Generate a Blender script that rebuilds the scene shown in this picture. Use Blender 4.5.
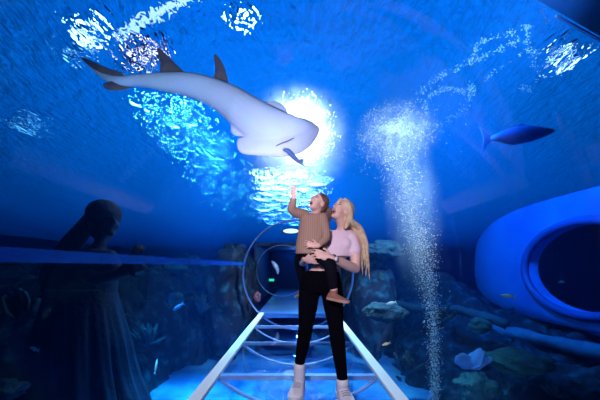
import bpy, bmesh, math, random
from mathutils import Vector, Matrix, Quaternion, noise
R = math.radians
rnd = random.Random(7)
for o in list(bpy.data.objects): bpy.data.objects.remove(o)
sc = bpy.context.scene
COL = sc.collection
# ------------------------------------------------------------------ camera
F, HX, HY, H = 300.0, 298.0, 266.0, 1.1       # focal in px, vanishing point, eye height
cam_d = bpy.data.cameras.new('camera'); cam = bpy.data.objects.new('camera', cam_d); COL.objects.link(cam)
cam_d.sensor_width = 36; cam_d.lens = 36*F/600
cam_d.shift_x = (300-HX)/600; cam_d.shift_y = (HY-200)/600
cam_d.clip_start = .02; cam_d.clip_end = 200
cam.location = (0, 0, H); cam.rotation_euler = (R(90), 0, 0)
sc.camera = cam
sc.view_settings.view_transform = 'Standard'; sc.view_settings.look = 'None'
sc.view_settings.exposure = 0.0; sc.view_settings.gamma = 1.0; sc.view_settings.use_curve_mapping = False
cy = sc.cycles
cy.max_bounces = 8; cy.transparent_max_bounces = 16; cy.volume_bounces = 0
cy.transmission_bounces = 6; cy.glossy_bounces = 3; cy.diffuse_bounces = 2
cy.caustics_refractive = False; cy.caustics_reflective = False
cy.sample_clamp_indirect = 4
# ------------------------------------------------------------------ world: open blue water / hall above
w = bpy.data.worlds.new('world'); sc.world = w; w.use_nodes = True
nt = w.node_tree; N = nt.nodes; L = nt.links; N.clear()
wo = N.new('ShaderNodeOutputWorld'); bg = N.new('ShaderNodeBackground')
tc = N.new('ShaderNodeTexCoord'); sx = N.new('ShaderNodeSeparateXYZ'); cr = N.new('ShaderNodeValToRGB')
mr = N.new('ShaderNodeMapRange'); mr.inputs[1].default_value = -1; mr.inputs[2].default_value = 1
L.new(tc.outputs['Generated'], sx.inputs[0]); L.new(sx.outputs[2], mr.inputs[0]); L.new(mr.outputs[0], cr.inputs[0])
e = cr.color_ramp.elements
e[0].position = 0; e[0].color = (.0, .010, .14, 1)
e[1].position = 1; e[1].color = (.0, .12, .85, 1)
for p, c in ((.45, (0, .02, .24, 1)), (.54, (0, .06, .42, 1)), (.66, (.0, .16, .85, 1)), (.80, (.0, .24, 1.0, 1))):
    x = e.new(p); x.color = c
dn = N.new('ShaderNodeVectorMath'); dn.operation = 'DOT_PRODUCT'; dn.inputs[1].default_value = Vector((.05, .80, .60)).normalized()
mr2 = N.new('ShaderNodeMapRange'); mr2.interpolation_type = 'SMOOTHSTEP'; mr2.inputs[1].default_value = .62; mr2.inputs[2].default_value = 1.0; mr2.inputs[3].default_value = .24; mr2.inputs[4].default_value = 1.12
L.new(tc.outputs['Generated'], dn.inputs[0]); L.new(dn.outputs['Value'], mr2.inputs[0])
wn = N.new('ShaderNodeTexNoise'); wn.inputs['Scale'].default_value = 3.2; wn.inputs['Detail'].default_value = 5; wn.inputs['Distortion'].default_value = 1.2  # uneven background strength stands in for marbled ripple reflections
wm = N.new('ShaderNodeMapRange'); wm.inputs[1].default_value = .35; wm.inputs[2].default_value = .65; wm.inputs[3].default_value = .70; wm.inputs[4].default_value = 1.12
wx = N.new('ShaderNodeMath'); wx.operation = 'MULTIPLY'
L.new(tc.outputs['Generated'], wn.inputs['Vector']); L.new(wn.outputs[0], wm.inputs[0]); L.new(wm.outputs[0], wx.inputs[0]); L.new(mr2.outputs[0], wx.inputs[1]); L.new(wx.outputs[0], bg.inputs[1])
L.new(cr.outputs[0], bg.inputs[0]); L.new(bg.outputs[0], wo.inputs[0])
# ------------------------------------------------------------------ large lights
def light(name, kind, loc, target, power, color, size=1, **kw):
    d = bpy.data.lights.new(name, kind); d.energy = power; d.color = color
    if kind == 'AREA': d.shape = 'RECTANGLE'; d.size = size; d.size_y = kw.get('size_y', size)
    elif kind == 'SPOT': d.spot_size = R(kw.get('angle', 60)); d.spot_blend = kw.get('blend', .5); d.shadow_soft_size = size
    else: d.shadow_soft_size = size
    o = bpy.data.objects.new(name, d); COL.objects.link(o); o.location = loc
    o.rotation_euler = (Vector(target)-Vector(loc)).to_track_quat('-Z', 'Y').to_euler()
    return o
light('tunnel_lamp', 'SPOT', (-.45, -.6, 1.9), (0.1, 2.6, .85), 330, (.95, .84, 1), .18, angle=64, blend=.6)
light('belly_fill', 'SPOT', (.2, -.9, .35), (-.95, 3.3, 3.25), 1350, (.62, .66, 1), .2, angle=32, blend=.5)  # added fill aimed up at the guitarfish belly
light('hall_flood_lamp', 'SPOT', (.3, 7.5, 4.6), (.2, 4.5, -1), 3400, (.4, .75, 1), .3, angle=58, blend=.8)
light('sand_fill', 'SPOT', (-1.2, 5.0, 4.6), (-1.75, 4.9, -1), 5200, (.03, .62, 1), .3, angle=34, blend=.9)  # added cyan fill brightening the sand left of the tunnel
light('hull_fill', 'SPOT', (2.5, 5.4, 4.2), (5.4, 6.6, .9), 1600, (.02, .30, 1), .3, angle=90, blend=.8)  # added fill brightening the hull, no fixture there
light('bubble_fill', 'SPOT', (2.9, 2.2, 4.4), (1.75, 4.7, 2.5), 4200, (.95, .78, 1), .1, angle=44, blend=.8)  # out-of-frame fill added to brighten the bubble column
light('glow_core', 'POINT', (.02, 5.6, 3.7), (0, 0, 0), 520, (.90, .86, 1), .12)  # light added inside the haze to give the glow a hot core

light('foam_fill', 'SPOT', (1.2, 1.6, 3.3), (2.9, 5.3, 4.6), 2200, (.7, .85, 1), .1, angle=38, blend=.6)  # added fill lifting the foam trails
# ------------------------------------------------------------------ helpers
def P(px, py, d): return Vector(((px-HX)/F*d, d, H+(HY-py)/F*d))
def tag(o, label=None, cat=None, group=None, kind=None):
    if label: o['label'] = label
    if cat: o['category'] = cat
    if group: o['group'] = group
    if kind: o['kind'] = kind
    return o
def empty(name, loc, rz=0):
    o = bpy.data.objects.new(name, None); o.empty_display_size = .1; COL.objects.link(o)
    o.location = loc; o.rotation_euler = (0, 0, rz); return o
def link(name, bm, mat, parent=None, smooth=True, origin=None):
    """verts in world space; origin = where the object's own origin goes"""
    me = bpy.data.meshes.new(name)
    o = bpy.data.objects.new(name, me); COL.objects.link(o)
    base = Vector((0, 0, 0))
    if parent is not None:
        o.parent = parent; base = wloc(parent)
    org = Vector(origin) if origin is not None else base
    bmesh.ops.translate(bm, verts=bm.verts, vec=-org)
    o.location = org - base
    bm.to_mesh(me); bm.free()
    for m in (mat if isinstance(mat, (list, tuple)) else [mat]): me.materials.append(m)
    if smooth:
        for p in me.polygons: p.use_smooth = True
    return o
def wloc(o):
    v = Vector(o.location)
    while o.parent is not None: o = o.parent; v += Vector(o.location)
    return v
def mat(name, color, rough=.6, metal=0, spec=.5, noise_scale=None, color2=None, bump=0, bscale=None, detail=4, trans=0, sss=0, lo=.35, hi=.65):
    m = bpy.data.materials.new(name); m.use_nodes = True
    n = m.node_tree.nodes; l = m.node_tree.links; b = n['Principled BSDF']
    b.inputs['Base Color'].default_value = (*color, 1); b.inputs['Roughness'].default_value = rough
    b.inputs['Metallic'].default_value = metal; b.inputs['Specular IOR Level'].default_value = spec
    if sss: b.inputs['Subsurface Weight'].default_value = sss; b.inputs['Subsurface Radius'].default_value = (.03, .012, .008)
    t = n.new('ShaderNodeTexCoord')
    if color2 is not None:
        nz = n.new('ShaderNodeTexNoise'); nz.inputs['Scale'].default_value = noise_scale or 4; nz.inputs['Detail'].default_value = detail
        r = n.new('ShaderNodeValToRGB'); r.color_ramp.elements[0].position = lo; r.color_ramp.elements[1].position = hi
        r.color_ramp.elements[0].color = (*color, 1); r.color_ramp.elements[1].color = (*color2, 1)
        l.new(t.outputs['Object'], nz.inputs['Vector']); l.new(nz.outputs[0], r.inputs[0]); l.new(r.outputs[0], b.inputs['Base Color'])
    if bump:
        nb = n.new('ShaderNodeTexNoise'); nb.inputs['Scale'].default_value = bscale or 20; nb.inputs['Detail'].default_value = 5
        bp = n.new('ShaderNodeBump'); bp.inputs['Strength'].default_value = bump; bp.inputs['Distance'].default_value = .02
        l.new(t.outputs['Object'], nb.inputs['Vector']); l.new(nb.outputs[0], bp.inputs['Height']); l.new(bp.outputs[0], b.inputs['Normal'])
    return m
def emit(name, color, s):
    m = bpy.data.materials.new(name); m.use_nodes = True; n = m.node_tree.nodes; n.clear()
    e = n.new('ShaderNodeEmission'); e.inputs[0].default_value = (*color, 1); e.inputs[1].default_value = s
    o = n.new('ShaderNodeOutputMaterial'); m.node_tree.links.new(e.outputs[0], o.inputs[0]); return m
def box(bm, lo, hi):
    lo, hi = Vector(lo), Vector(hi)
    r = bmesh.ops.create_cube(bm, size=1)
    c = (lo+hi)/2; s = hi-lo
    for v in r['verts']: v.co = Vector((v.co.x*s.x+c.x, v.co.y*s.y+c.y, v.co.z*s.z+c.z))
    return r['verts']
def ring_loft(bm, rings, caps=True, closed=False):
    """rings: list of lists of points, same count"""
    vs = [[bm.verts.new(p) for p in r] for r in rings]
    n = len(vs[0]); m = len(vs)
    for i in range(m if closed else m-1):
        a, b = vs[i], vs[(i+1) % m]
        for j in range(n):
            bm.faces.new((a[j], a[(j+1) % n], b[(j+1) % n], b[j]))
    if caps and not closed:
        bm.faces.new(list(reversed(vs[0]))); bm.faces.new(vs[-1])
    return vs
def frame(d):
    d = d.normalized()
    a = Vector((0, 0, 1)) if abs(d.z) < .9 else Vector((1, 0, 0))
    u = d.cross(a).normalized(); v = d.cross(u).normalized()
    return u, v
def tube(bm, pts, rad, n=10, caps=True, closed=False):
    pts = [Vector(p) for p in pts]
    if not isinstance(rad, (list, tuple)): rad = [rad]*len(pts)
    rings = []; u = None
    for i, p in enumerate(pts):
        if closed: d = pts[(i+1) % len(pts)]-pts[i-1]
        else: d = pts[min(i+1, len(pts)-1)]-pts[max(i-1, 0)]
        d.normalize()
        if u is None: u, v = frame(d)
        else:
            u = (u-d*u.dot(d)).normalized(); v = d.cross(u).normalized()
        rings.append([p+(u*math.cos(2*math.pi*k/n)+v*math.sin(2*math.pi*k/n))*rad[i] for k in range(n)])
    ring_loft(bm, rings, caps, closed)
def ball(bm, c, r, seg=16, rot=None):
    """r scalar or (rx,ry,rz)"""
    if not isinstance(r, (list, tuple)): r = (r, r, r)
    g = bmesh.ops.create_uvsphere(bm, u_segments=seg, v_segments=max(6, seg*2//3), radius=1)
    m = Matrix.Diagonal((*r, 1))
    if rot is not None: m = rot.to_matrix().to_4x4() @ m if isinstance(rot, Quaternion) else rot.to_4x4() @ m
    m = Matrix.Translation(Vector(c)) @ m
    bmesh.ops.transform(bm, matrix=m, verts=g['verts'])
    return g['verts']
def cr_pts(pts, k=6):
    """Catmull-Rom through points (Vectors or tuples of any length)"""
    pts = [tuple(p) for p in pts]; out = []
    q = [pts[0]]+pts+[pts[-1]]
    for i in range(1, len(q)-2):
        for s in range(k):
            t = s/k
            out.append(tuple(.5*((2*q[i][j])+(-q[i-1][j]+q[i+1][j])*t+(2*q[i-1][j]-5*q[i][j]+4*q[i+1][j]-q[i+2][j])*t*t+(-q[i-1][j]+3*q[i][j]-3*q[i+1][j]+q[i+2][j])*t**3) for j in range(len(q[i]))))
    out.append(pts[-1]); return out
def fuse(o, voxel=.008, smooth=4, factor=.5):
    m = o.modifiers.new('fuse', 'REMESH'); m.mode = 'VOXEL'; m.voxel_size = voxel; m.use_smooth_shade = True
    if smooth:
        s = o.modifiers.new('relax', 'SMOOTH'); s.iterations = smooth; s.factor = factor
    return o
def new(): return bmesh.new()

# ------------------------------------------------------------------ materials of the setting
TR, TZ = 1.28, .9                      # tube radius and centre height
FLOOR_TOP, END = 0.0, 7.0
def glass_mat(name, tint, refl, rough):
    m = bpy.data.materials.new(name); m.use_nodes = True; n = m.node_tree.nodes; l = m.node_tree.links; n.clear()
    tr = n.new('ShaderNodeBsdfTransparent'); tr.inputs[0].default_value = (*tint, 1)
    gl = n.new('ShaderNodeBsdfGlossy'); gl.inputs['Roughness'].default_value = rough; gl.inputs[0].default_value = (1, 1, 1, 1)
    fr = n.new('ShaderNodeLayerWeight'); fr.inputs[0].default_value = .35
    mm = n.new('ShaderNodeMath'); mm.operation = 'MULTIPLY'; mm.inputs[1].default_value = refl
    mx = n.new('ShaderNodeMixShader'); o = n.new('ShaderNodeOutputMaterial')
    geo = n.new('ShaderNodeNewGeometry'); sb = n.new('ShaderNodeMath'); sb.operation = 'SUBTRACT'; sb.inputs[0].default_value = 1; m2 = n.new('ShaderNodeMath'); m2.operation = 'MULTIPLY'
    l.new(geo.outputs['Backfacing'], sb.inputs[1]); l.new(sb.outputs[0], m2.inputs[1]); l.new(mm.outputs[0], m2.inputs[0])
    l.new(fr.outputs['Fresnel'], mm.inputs[0]); l.new(m2.outputs[0], mx.inputs[0]); l.new(tr.outputs[0], mx.inputs[1]); l.new(gl.outputs[0], mx.inputs[2]); l.new(mx.outputs[0], o.inputs[0])
    return m, n, l, gl
M_acrylic, *_ = glass_mat('acrylic', (.97, .985, 1), .25, .02)
M_floor, fn, fl, fgl = glass_mat('floor_glass', (.86, .93, 1), 1.0, .03)
nz = fn.new('ShaderNodeTexNoise'); nz.inputs['Scale'].default_value = 3.5; nz.inputs['Detail'].default_value = 3
bp = fn.new('ShaderNodeBump'); bp.inputs['Strength'].default_value = .12; bp.inputs['Distance'].default_value = .03
fl.new(nz.outputs[0], bp.inputs['Height']); fl.new(bp.outputs[0], fgl.inputs['Normal'])

# water surface: rippled refracting sheet
M_surf = bpy.data.materials.new('water_surface'); M_surf.use_nodes = True
n = M_surf.node_tree.nodes; l = M_surf.node_tree.links; n.clear()
rf = n.new('ShaderNodeBsdfRefraction'); rf.inputs['IOR'].default_value = 1.15; rf.inputs['Roughness'].default_value = .0
rf.inputs['Color'].default_value = (.85, .93, 1, 1)
t = n.new('ShaderNodeTexCoord'); nz = n.new('ShaderNodeTexNoise'); nz.inputs['Scale'].default_value = 6.0; nz.inputs['Detail'].default_value = 2; nz.inputs['Roughness'].default_value = .6; nz.inputs['Distortion'].default_value = .6
nz2 = n.new('ShaderNodeTexNoise'); nz2.inputs['Scale'].default_value = .45; nz2.inputs['Detail'].default_value = 2
bp = n.new('ShaderNodeBump'); bp.inputs['Strength'].default_value = 1; bp.inputs['Distance'].default_value = .21
bp2 = n.new('ShaderNodeBump'); bp2.inputs['Strength'].default_value = 1; bp2.inputs['Distance'].default_value = .25
o = n.new('ShaderNodeOutputMaterial')
mpp = n.new('ShaderNodeMapping'); mpp.inputs['Scale'].default_value = (1.25, .5, 1); mpp.inputs['Rotation'].default_value = (0, 0, .35); l.new(t.outputs['Object'], mpp.inputs['Vector']); l.new(mpp.outputs[0], nz.inputs['Vector']); l.new(t.outputs['Object'], nz2.inputs['Vector'])
l.new(nz.outputs[0], bp.inputs['Height']); l.new(nz2.outputs[0], bp2.inputs['Height']); l.new(bp2.outputs[0], bp.inputs['Normal'])
l.new(bp.outputs[0], rf.inputs['Normal']); l.new(rf.outputs[0], o.inputs[0])
# water body: thin haze
M_water = bpy.data.materials.new('water_haze'); M_water.use_nodes = True
n = M_water.node_tree.nodes; l = M_water.node_tree.links; n.clear()
vs = n.new('ShaderNodeVolumeScatter'); vs.inputs['Color'].default_value = (.02, .22, 1, 1); vs.inputs['Density'].default_value = .04; vs.inputs['Anisotropy'].default_value = .35
va = n.new('ShaderNodeVolumeAbsorption'); va.inputs['Color'].default_value = (0, .74, 1, 1); va.inputs['Density'].default_value = .17
ad = n.new('ShaderNodeAddShader'); l.new(vs.outputs[0], ad.inputs[0]); l.new(va.outputs[0], ad.inputs[1])
o = n.new('ShaderNodeOutputMaterial'); l.new(ad.outputs[0], o.inputs['Volume'])

# ------------------------------------------------------------------ setting
SURF = 4.7
bm = new()
bmesh.ops.create_grid(bm, x_segments=60, y_segments=60, size=1)
for v in bm.verts:
    v.co = Vector((v.co.x*34, v.co.y*32+28, 0)); v.co.z = SURF+.06*math.sin(v.co.x*1.3+v.co.y*.7)+.05*noise.noise(v.co*.9)
for f_ in bm.faces: f_.normal_flip()
tag(link('water_surface', bm, M_surf), kind='structure')

def circle_pts(y, r, n=48, a0=0, a1=2*math.pi, cz=TZ):
    return [Vector((r*math.sin(a0+(a1-a0)*k/n), y, cz-r*math.cos(a0+(a1-a0)*k/n))) for k in range(n+(0 if abs(a1-a0-2*math.pi) < 1e-6 else 1))]
# water body with the tunnel cut out of it
bm = new()
box(bm, (-30, -3, -1.6), (30, 58, SURF-.12))
vv = ring_loft(bm, [circle_pts(-2.5, TR+.03), circle_pts(9.6, TR+.03)])
bmesh.ops.recalc_face_normals(bm, faces=bm.faces)
cyl = [f_ for f_ in bm.faces if all(v in set(sum(vv, [])) for v in f_.verts)]
for f_ in cyl:
    c = f_.calc_center_median(); outw = Vector((c.x, 0, c.z-TZ)) if abs(f_.normal.y) < .5 else Vector((0, c.y-3.5, 0))
    if f_.normal.dot(outw) > 0: f_.normal_flip()
tag(link('water', bm, M_water, smooth=False), kind='structure')
# acrylic tunnel wall (above the floor)
a = math.asin(.9/TR)
bm = new()
prev = None
for y in (-2.4, 0, 2, 4, END):
    ring = [bm.verts.new(p) for p in circle_pts(y, TR, 64, -math.pi, math.pi)]
    if prev:
        for j in range(64): bm.faces.new((prev[j], prev[(j+1) % 64], ring[(j+1) % 64], ring[j]))
    prev = ring
tag(link('wall_tunnel_acrylic', bm, M_acrylic), kind='structure')
bm = new(); box(bm, (-.86, -2.4, -.012), (.86, END, 0))
tag(link('floor', bm, M_floor, smooth=False), kind='structure')
# tank bottom
M_sand = mat('tank_sand', (.03, .17, .55), .9, color2=(.10, .42, .78), noise_scale=1.4, bump=.5, bscale=6, lo=.4, hi=.68)
bm = new(); bmesh.ops.create_grid(bm, x_segments=90, y_segments=90, size=1)
for v in bm.verts:
    v.co = Vector((v.co.x*29, v.co.y*29+27, 0)); v.co.z = -1.25+.12*noise.noise(v.co*.7)+.05*noise.noise(v.co*2.3)
tag(link('ground_tank_bottom', bm, M_sand), kind='structure')

# ------------------------------------------------------------------ tunnel metalwork
M_white = mat('white_paint', (.78, .78, .82), .45)
M_steel = mat('pale_blue_steel', (.45, .62, .92), .4, metal=.2)
M_dark = mat('dark_rubber', (.01, .015, .05), .6)
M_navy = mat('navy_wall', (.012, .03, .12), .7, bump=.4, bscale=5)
for s_, nm in ((-1, 'left'), (1, 'right')):
    bm = new(); box(bm, (min(s_*.79, s_*.9), -2.4, -.03), (max(s_*.79, s_*.9), END, .018))
    bmesh.ops.bevel(bm, geom=bm.edges[:], offset=.004, segments=1, affect='EDGES')
    tag(link('trim_rail_'+nm, bm, M_white, smooth=False), kind='structure')
half = math.acos((TZ+.02)/TR)
for i, (y, hw) in enumerate(((3.08, .035), (4.4, .014), (5.6, .03), (1.8, .035))):
    bm = new(); pts = circle_pts(y, TR-.03, 28, -half, half)
    rings = []
    for p in pts:
        rd = Vector((p.x, 0, p.z-TZ)).normalized()
        rings.append([p+rd*.012+Vector((0, .022, 0)), p-rd*.012+Vector((0, .022, 0)), p-rd*.012-Vector((0, .022, 0)), p+rd*.012-Vector((0, .022, 0))])
    ring_loft(bm, rings)
    tag(link('trim_%d' % (1+2*i), bm, M_steel), kind='structure')
    bm = new(); box(bm, (-.79, y-hw, -.06), (.79, y+hw, -.014))
    tag(link('trim_%d' % (2+2*i), bm, M_steel, smooth=False), kind='structure')
# rings of the far end
def hoop(name, y, r, cx, cz, rr, m, depth=.05):
    bm = new(); rings = []
    for k in range(72):
        a_ = 2*math.pi*k/72; rd = Vector((math.sin(a_), 0, math.cos(a_)))
        c = Vector((cx, y, cz))+rd*r
        rings.append([c+rd*rr+Vector((0, depth, 0)), c-rd*rr+Vector((0, depth, 0)), c-rd*rr-Vector((0, depth, 0)), c+rd*rr-Vector((0, depth, 0))])
    ring_loft(bm, rings, closed=True)
    return tag(link(name, bm, m), kind='structure')
M_hoop = mat('hoop_steel', (.05, .12, .32), .35, metal=.3)
hoop('trim_9', END, TR, 0, TZ, .018, M_hoop)
hoop('trim_10', 9.4, .8, -.5, .95, .015, M_hoop, .03)
# translucent blue band along the left flank of the acrylic
M_band = bpy.data.materials.new('translucent_band'); M_band.use_nodes = True
n = M_band.node_tree.nodes; l = M_band.node_tree.links; n.clear()
tl = n.new('ShaderNodeBsdfDiffuse'); tl.inputs[0].default_value = (.02, .20, .95, 1); tr = n.new('ShaderNodeBsdfTransparent'); tr.inputs[0].default_value = (.8, .92, 1, 1)
mx = n.new('ShaderNodeMixShader'); mx.inputs[0].default_value = .4; o = n.new('ShaderNodeOutputMaterial')
l.new(tr.outputs[0], mx.inputs[1]); l.new(tl.outputs[0], mx.inputs[2]); l.new(mx.outputs[0], o.inputs[0])
bm = new(); rings = []
for y in (1.0, 3, 5, END):
    r_ = []
    for zz in (1.115, 1.18): r_.append(Vector((-math.sqrt((TR-.012)**2-(zz-TZ)**2), y, zz)))
    for zz in (1.18, 1.115): r_.append(Vector((-math.sqrt((TR-.03)**2-(zz-TZ)**2), y, zz)))
    rings.append(r_)
ring_loft(bm, rings)
tag(link('trim_11', bm, M_band, smooth=False), kind='structure')
# dark passage beyond the tunnel
bm = new()
box(bm, (-.95, END+.06, -.12), (.95, 15, -.02))
M_lobby = mat('lobby_floor', (.08, .28, .75), .25)
tag(link('floor_passage', bm, M_lobby, smooth=False), kind='structure')
bm = new(); box(bm, (-1.3, 15, -.1), (1.3, 15.1, 1.75)); tag(link('wall_back', bm, M_navy, smooth=False), kind='structure')
bm = new(); box(bm, (-1.4, 9.6, -.1), (-1.3, 15.1, 1.75)); tag(link('wall_left', bm, M_navy, smooth=False), kind='structure')
bm = new(); box(bm, (1.3, 9.6, -.1), (1.4, 15.1, 1.75)); tag(link('wall_right', bm, M_navy, smooth=False), kind='structure')
bm = new(); box(bm, (-1.4, 9.6, 1.75), (1.4, 15.1, 1.85)); tag(link('ceiling', bm, M_navy, smooth=False), kind='structure')
light('passage_lamp', 'POINT', (.0, 11.5, 1.6), (.0, 11.5, 0), 40, (.1, .4, 1), .06)

# ------------------------------------------------------------------ reef walls
def hfield(name, x0, x1, y0, y1, nx, ny, fn_h, m, label=None):
    bm = new(); g = []
    for i in range(nx+1):
        row = []
        for j in range(ny+1):
            x = x0+(x1-x0)*i/nx; y = y0+(y1-y0)*j/ny
            z = fn_h(x, y)
            q = Vector((x, y, z))
            d = noise.noise_vector(q*1.7)*.16+noise.noise_vector(q*5)*.07+noise.noise_vector(q*12)*.035
            row.append(bm.verts.new(q+d))
        g.append(row)
    for i in range(nx):
        for j in range(ny): bm.faces.new((g[i][j], g[i+1][j], g[i+1][j+1], g[i][j+1]))
    bmesh.ops.recalc_face_normals(bm, faces=bm.faces)
    return tag(link(name, bm, m), kind='structure')
def smst(a_, b_, x): t_ = max(0, min(1, (x-a_)/(b_-a_))); return t_*t_*(3-2*t_)
def ridge(x, y): return abs(noise.noise(Vector((x*.9, y*.9, 3))))*1.0+abs(noise.noise(Vector((x*2.6, y*2.6, 7))))*.35
def h_left(x, y):
    edge = -2.35-.5*(7-y)/3 if y < 7 else -2.0
    t_ = -x+edge
    top = .75+.25*noise.noise(Vector((y*.8, x*.4, 0)))+.35*smst(7, 9.5, y)
    s_ = smst(0, .55, t_)*.45+smst(.5, .8, t_)*.25+smst(1.0, 1.5, t_)*.3
    return -1.5+(top+1.5)*s_*(smst(4.3, 6.2, y))+ridge(x, y)*.5*smst(0, .8, t_)
def h_right(x, y):
    edge = 2.2
    t_ = x-edge
    top = -.38+1.13*smst(5.9, 9, y)*(1-.7*smst(4.2, 5.2, x))+.2*noise.noise(Vector((y*.8, x*.5, 9)))
    s_ = smst(0, .6, t_)*.4+smst(.7, 1.0, t_)*.3+smst(1.4, 2.0, t_)*.3
    return -1.36+(top+1.3)*s_+ridge(x, y)*.45*smst(0, .8, t_)
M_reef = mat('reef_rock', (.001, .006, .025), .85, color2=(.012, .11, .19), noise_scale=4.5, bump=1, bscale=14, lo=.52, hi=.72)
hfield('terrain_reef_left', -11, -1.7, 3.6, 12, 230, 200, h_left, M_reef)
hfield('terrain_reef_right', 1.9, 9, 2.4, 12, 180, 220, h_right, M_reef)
# rock face around the tunnel mouth
bm = new()
for sg in (-1, 1):
    for k in range(9):
        a_ = k/8
        c = Vector((sg*(1.75+.2*rnd.random()), 7.5+a_*2.2, .1+.3*rnd.random()))
        g = ball(bm, c, (.5, .45, 1.3+.2*rnd.random()), 20)
        for v in g: v.co += noise.noise_vector(v.co*3)*.16+noise.noise_vector(v.co*9)*.05
o = link('terrain_portal_rocks', bm, M_reef); fuse(o, .05, 1); tag(o, kind='structure')

# ------------------------------------------------------------------ wreck wall with the oval opening
M_hull = mat('painted_hull', (.02, .24, .80), .9, color2=(.01, .13, .6), noise_scale=.8, bump=.3, bscale=3)
bm = new()
XW, cyy, czz, ra, rb = 5.4, 5.72, 1.06, 1.3, .84
rings = []
K = 72
def outer(a_):
    c, s_ = math.cos(a_), math.sin(a_); p_ = 3.2; t_ = (abs(c/(3.6 if c > 0 else 2.6))**p_+abs(s_/(1.5 if s_ > 0 else 1.2))**p_)**(-1/p_); return c*t_, s_*t_
for (f_, xo) in ((0, .22), (0, 0), (.18, -.01), (.5, -.02), (.93, 0), (1, .08), (1, .3)):
    r_ = []
    for k in range(K):
        a_ = 2*math.pi*k/K; ex, ez = ra*math.cos(a_), rb*math.sin(a_); ox, oz = outer(a_)
        r_.append(Vector((XW+xo, cyy+ex+(ox-ex)*f_, czz+ez+(oz-ez)*f_)))
    rings.append(r_)
ring_loft(bm, rings, caps=False)
bmesh.ops.recalc_face_normals(bm, faces=bm.faces)
tag(link('wall_wreck', bm, M_hull), kind='structure')
bm = new()
rings = []
for k in range(K):
    a_ = 2*math.pi*k/K; c = Vector((XW-.06, cyy+(ra+.06)*math.cos(a_), czz+(rb+.06)*math.sin(a_))); nrm = Vector((0, math.cos(a_), math.sin(a_)))
    rings.append([c+nrm*.085*math.cos(q)+Vector((1, 0, 0))*.07*math.sin(q) for q in [2*math.pi*j/10 for j in range(10)]])
ring_loft(bm, rings, closed=True)
M_rim = mat('hull_rim', (.01, .08, .40), .5)
tag(link('trim_12', bm, M_rim), kind='structure')
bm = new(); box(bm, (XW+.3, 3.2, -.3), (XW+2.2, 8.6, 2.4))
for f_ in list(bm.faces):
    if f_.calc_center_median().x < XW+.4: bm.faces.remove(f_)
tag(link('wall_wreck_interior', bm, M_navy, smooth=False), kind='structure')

# ------------------------------------------------------------------ overhead gantry and lamps
M_gantry = mat('gantry_navy', (.01, .03, .12), .6)
def beam(p0, p1, wd, ht, m, name, n_ribs=0):
    bm = new(); p0, p1 = Vector(p0), Vector(p1); d = (p1-p0).normalized(); u, v = frame(d)
    r = lambda c: [c+u*wd+v*ht, c-u*wd+v*ht, c-u*wd-v*ht, c+u*wd-v*ht]
    ring_loft(bm, [r(p0), r(p1)])
    bmesh.ops.recalc_face_normals(bm, faces=bm.faces)
    return link(name, bm, m, smooth=False, origin=(p0+p1)/2)
ZL = 6.0
def above(px, py, z=ZL): d = (z-H)*F/(HY-py); return P(px, py, d)
beams = []
def emit_dots(color, power, sp):  # emission broken into dots so the ripples turn it into glints
    m = emit('dotted_glow', color, power); n = m.node_tree.nodes; l = m.node_tree.links; e_ = n['Emission']
    t = n.new('ShaderNodeTexCoord'); v = n.new('ShaderNodeTexVoronoi'); v.inputs['Scale'].default_value = 1/sp; v.inputs['Randomness'].default_value = .8
    c = n.new('ShaderNodeMapRange'); c.inputs[1].default_value = .32; c.inputs[2].default_value = .2; c.inputs[3].default_value = 0; c.inputs[4].default_value = power
    l.new(t.outputs['Object'], v.inputs['Vector']); l.new(v.outputs['Distance'], c.inputs[0]); l.new(c.outputs[0], e_.inputs[1]); return m
def flood_lamp(px, py, rx, ry, power, color, label, z=ZL, rot=0, dots=0):
    c = above(px, py, z)
    root = empty('flood_lamp', c+Vector((0, 0, .16)), rot)
    tag(root, label, 'lamp', 'flood lamps above the pool')
    bm = new(); K2 = 28
    q = Matrix.Rotation(rot, 3, 'Z')
    el = lambda s_, dz: [c+q@Vector((rx*s_*math.cos(2*math.pi*k/K2), ry*s_*math.sin(2*math.pi*k/K2), dz)) for k in range(K2)]
    tube(bm, [c+Vector((0, 0, .28)), c+Vector((0, 0, .72))], .02, 8)
    beams.append((c.y, c.x))
    ring_loft(bm, [el(.6, .3), el(.75, .16), el(1.08, .04), el(1.1, -.02), el(1.0, -.02), el(.98, .02)], caps=False)
    bmesh.ops.recalc_face_normals(bm, faces=bm.faces)
    link('housing', bm, M_gantry, root)
    bm = new(); ring_loft(bm, [el(1.0, .025), el(1.0, .0)])
    bmesh.ops.recalc_face_normals(bm, faces=bm.faces)
    lens = link('lens', bm, emit_dots(color, power, dots) if dots else emit('lamp_glow', color, power), root)
    return root
flood_lamp(89, 10, .15, .22, 13, (.6, .7, 1), 'white flood lamp shining through the ripples above the guitarfish tail tip')
flood_lamp(243, 3, .10, .08, 30, (.8, .95, 1), 'small brilliant flood lamp at the top, left of the picture middle')
flood_lamp(143, 36, .30, .60, 17, (.95, .6, 1), 'lavender flood lamp broken into streaks above the first dorsal fin', rot=.5, dots=.16)
flood_lamp(567, 37, .11, .26, 9, (.7, .65, 1), 'pale flood lamp near the dark gantry beam')
flood_lamp(28, 107, .16, .32, 3, (.25, .55, 1), 'dim blue flood lamp, lowest of the lamps on the left')
flood_lamp(76, 34, .09, .2, 3, (.4, .7, 1), 'tiny blue flood lamp just under the white one near the tail tip')
flood_lamp(300, 128, .95, 2.6, 26, (.85, .78, 1), 'large white flood lamp glowing above the child and the guitarfish snout', dots=.4)
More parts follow.
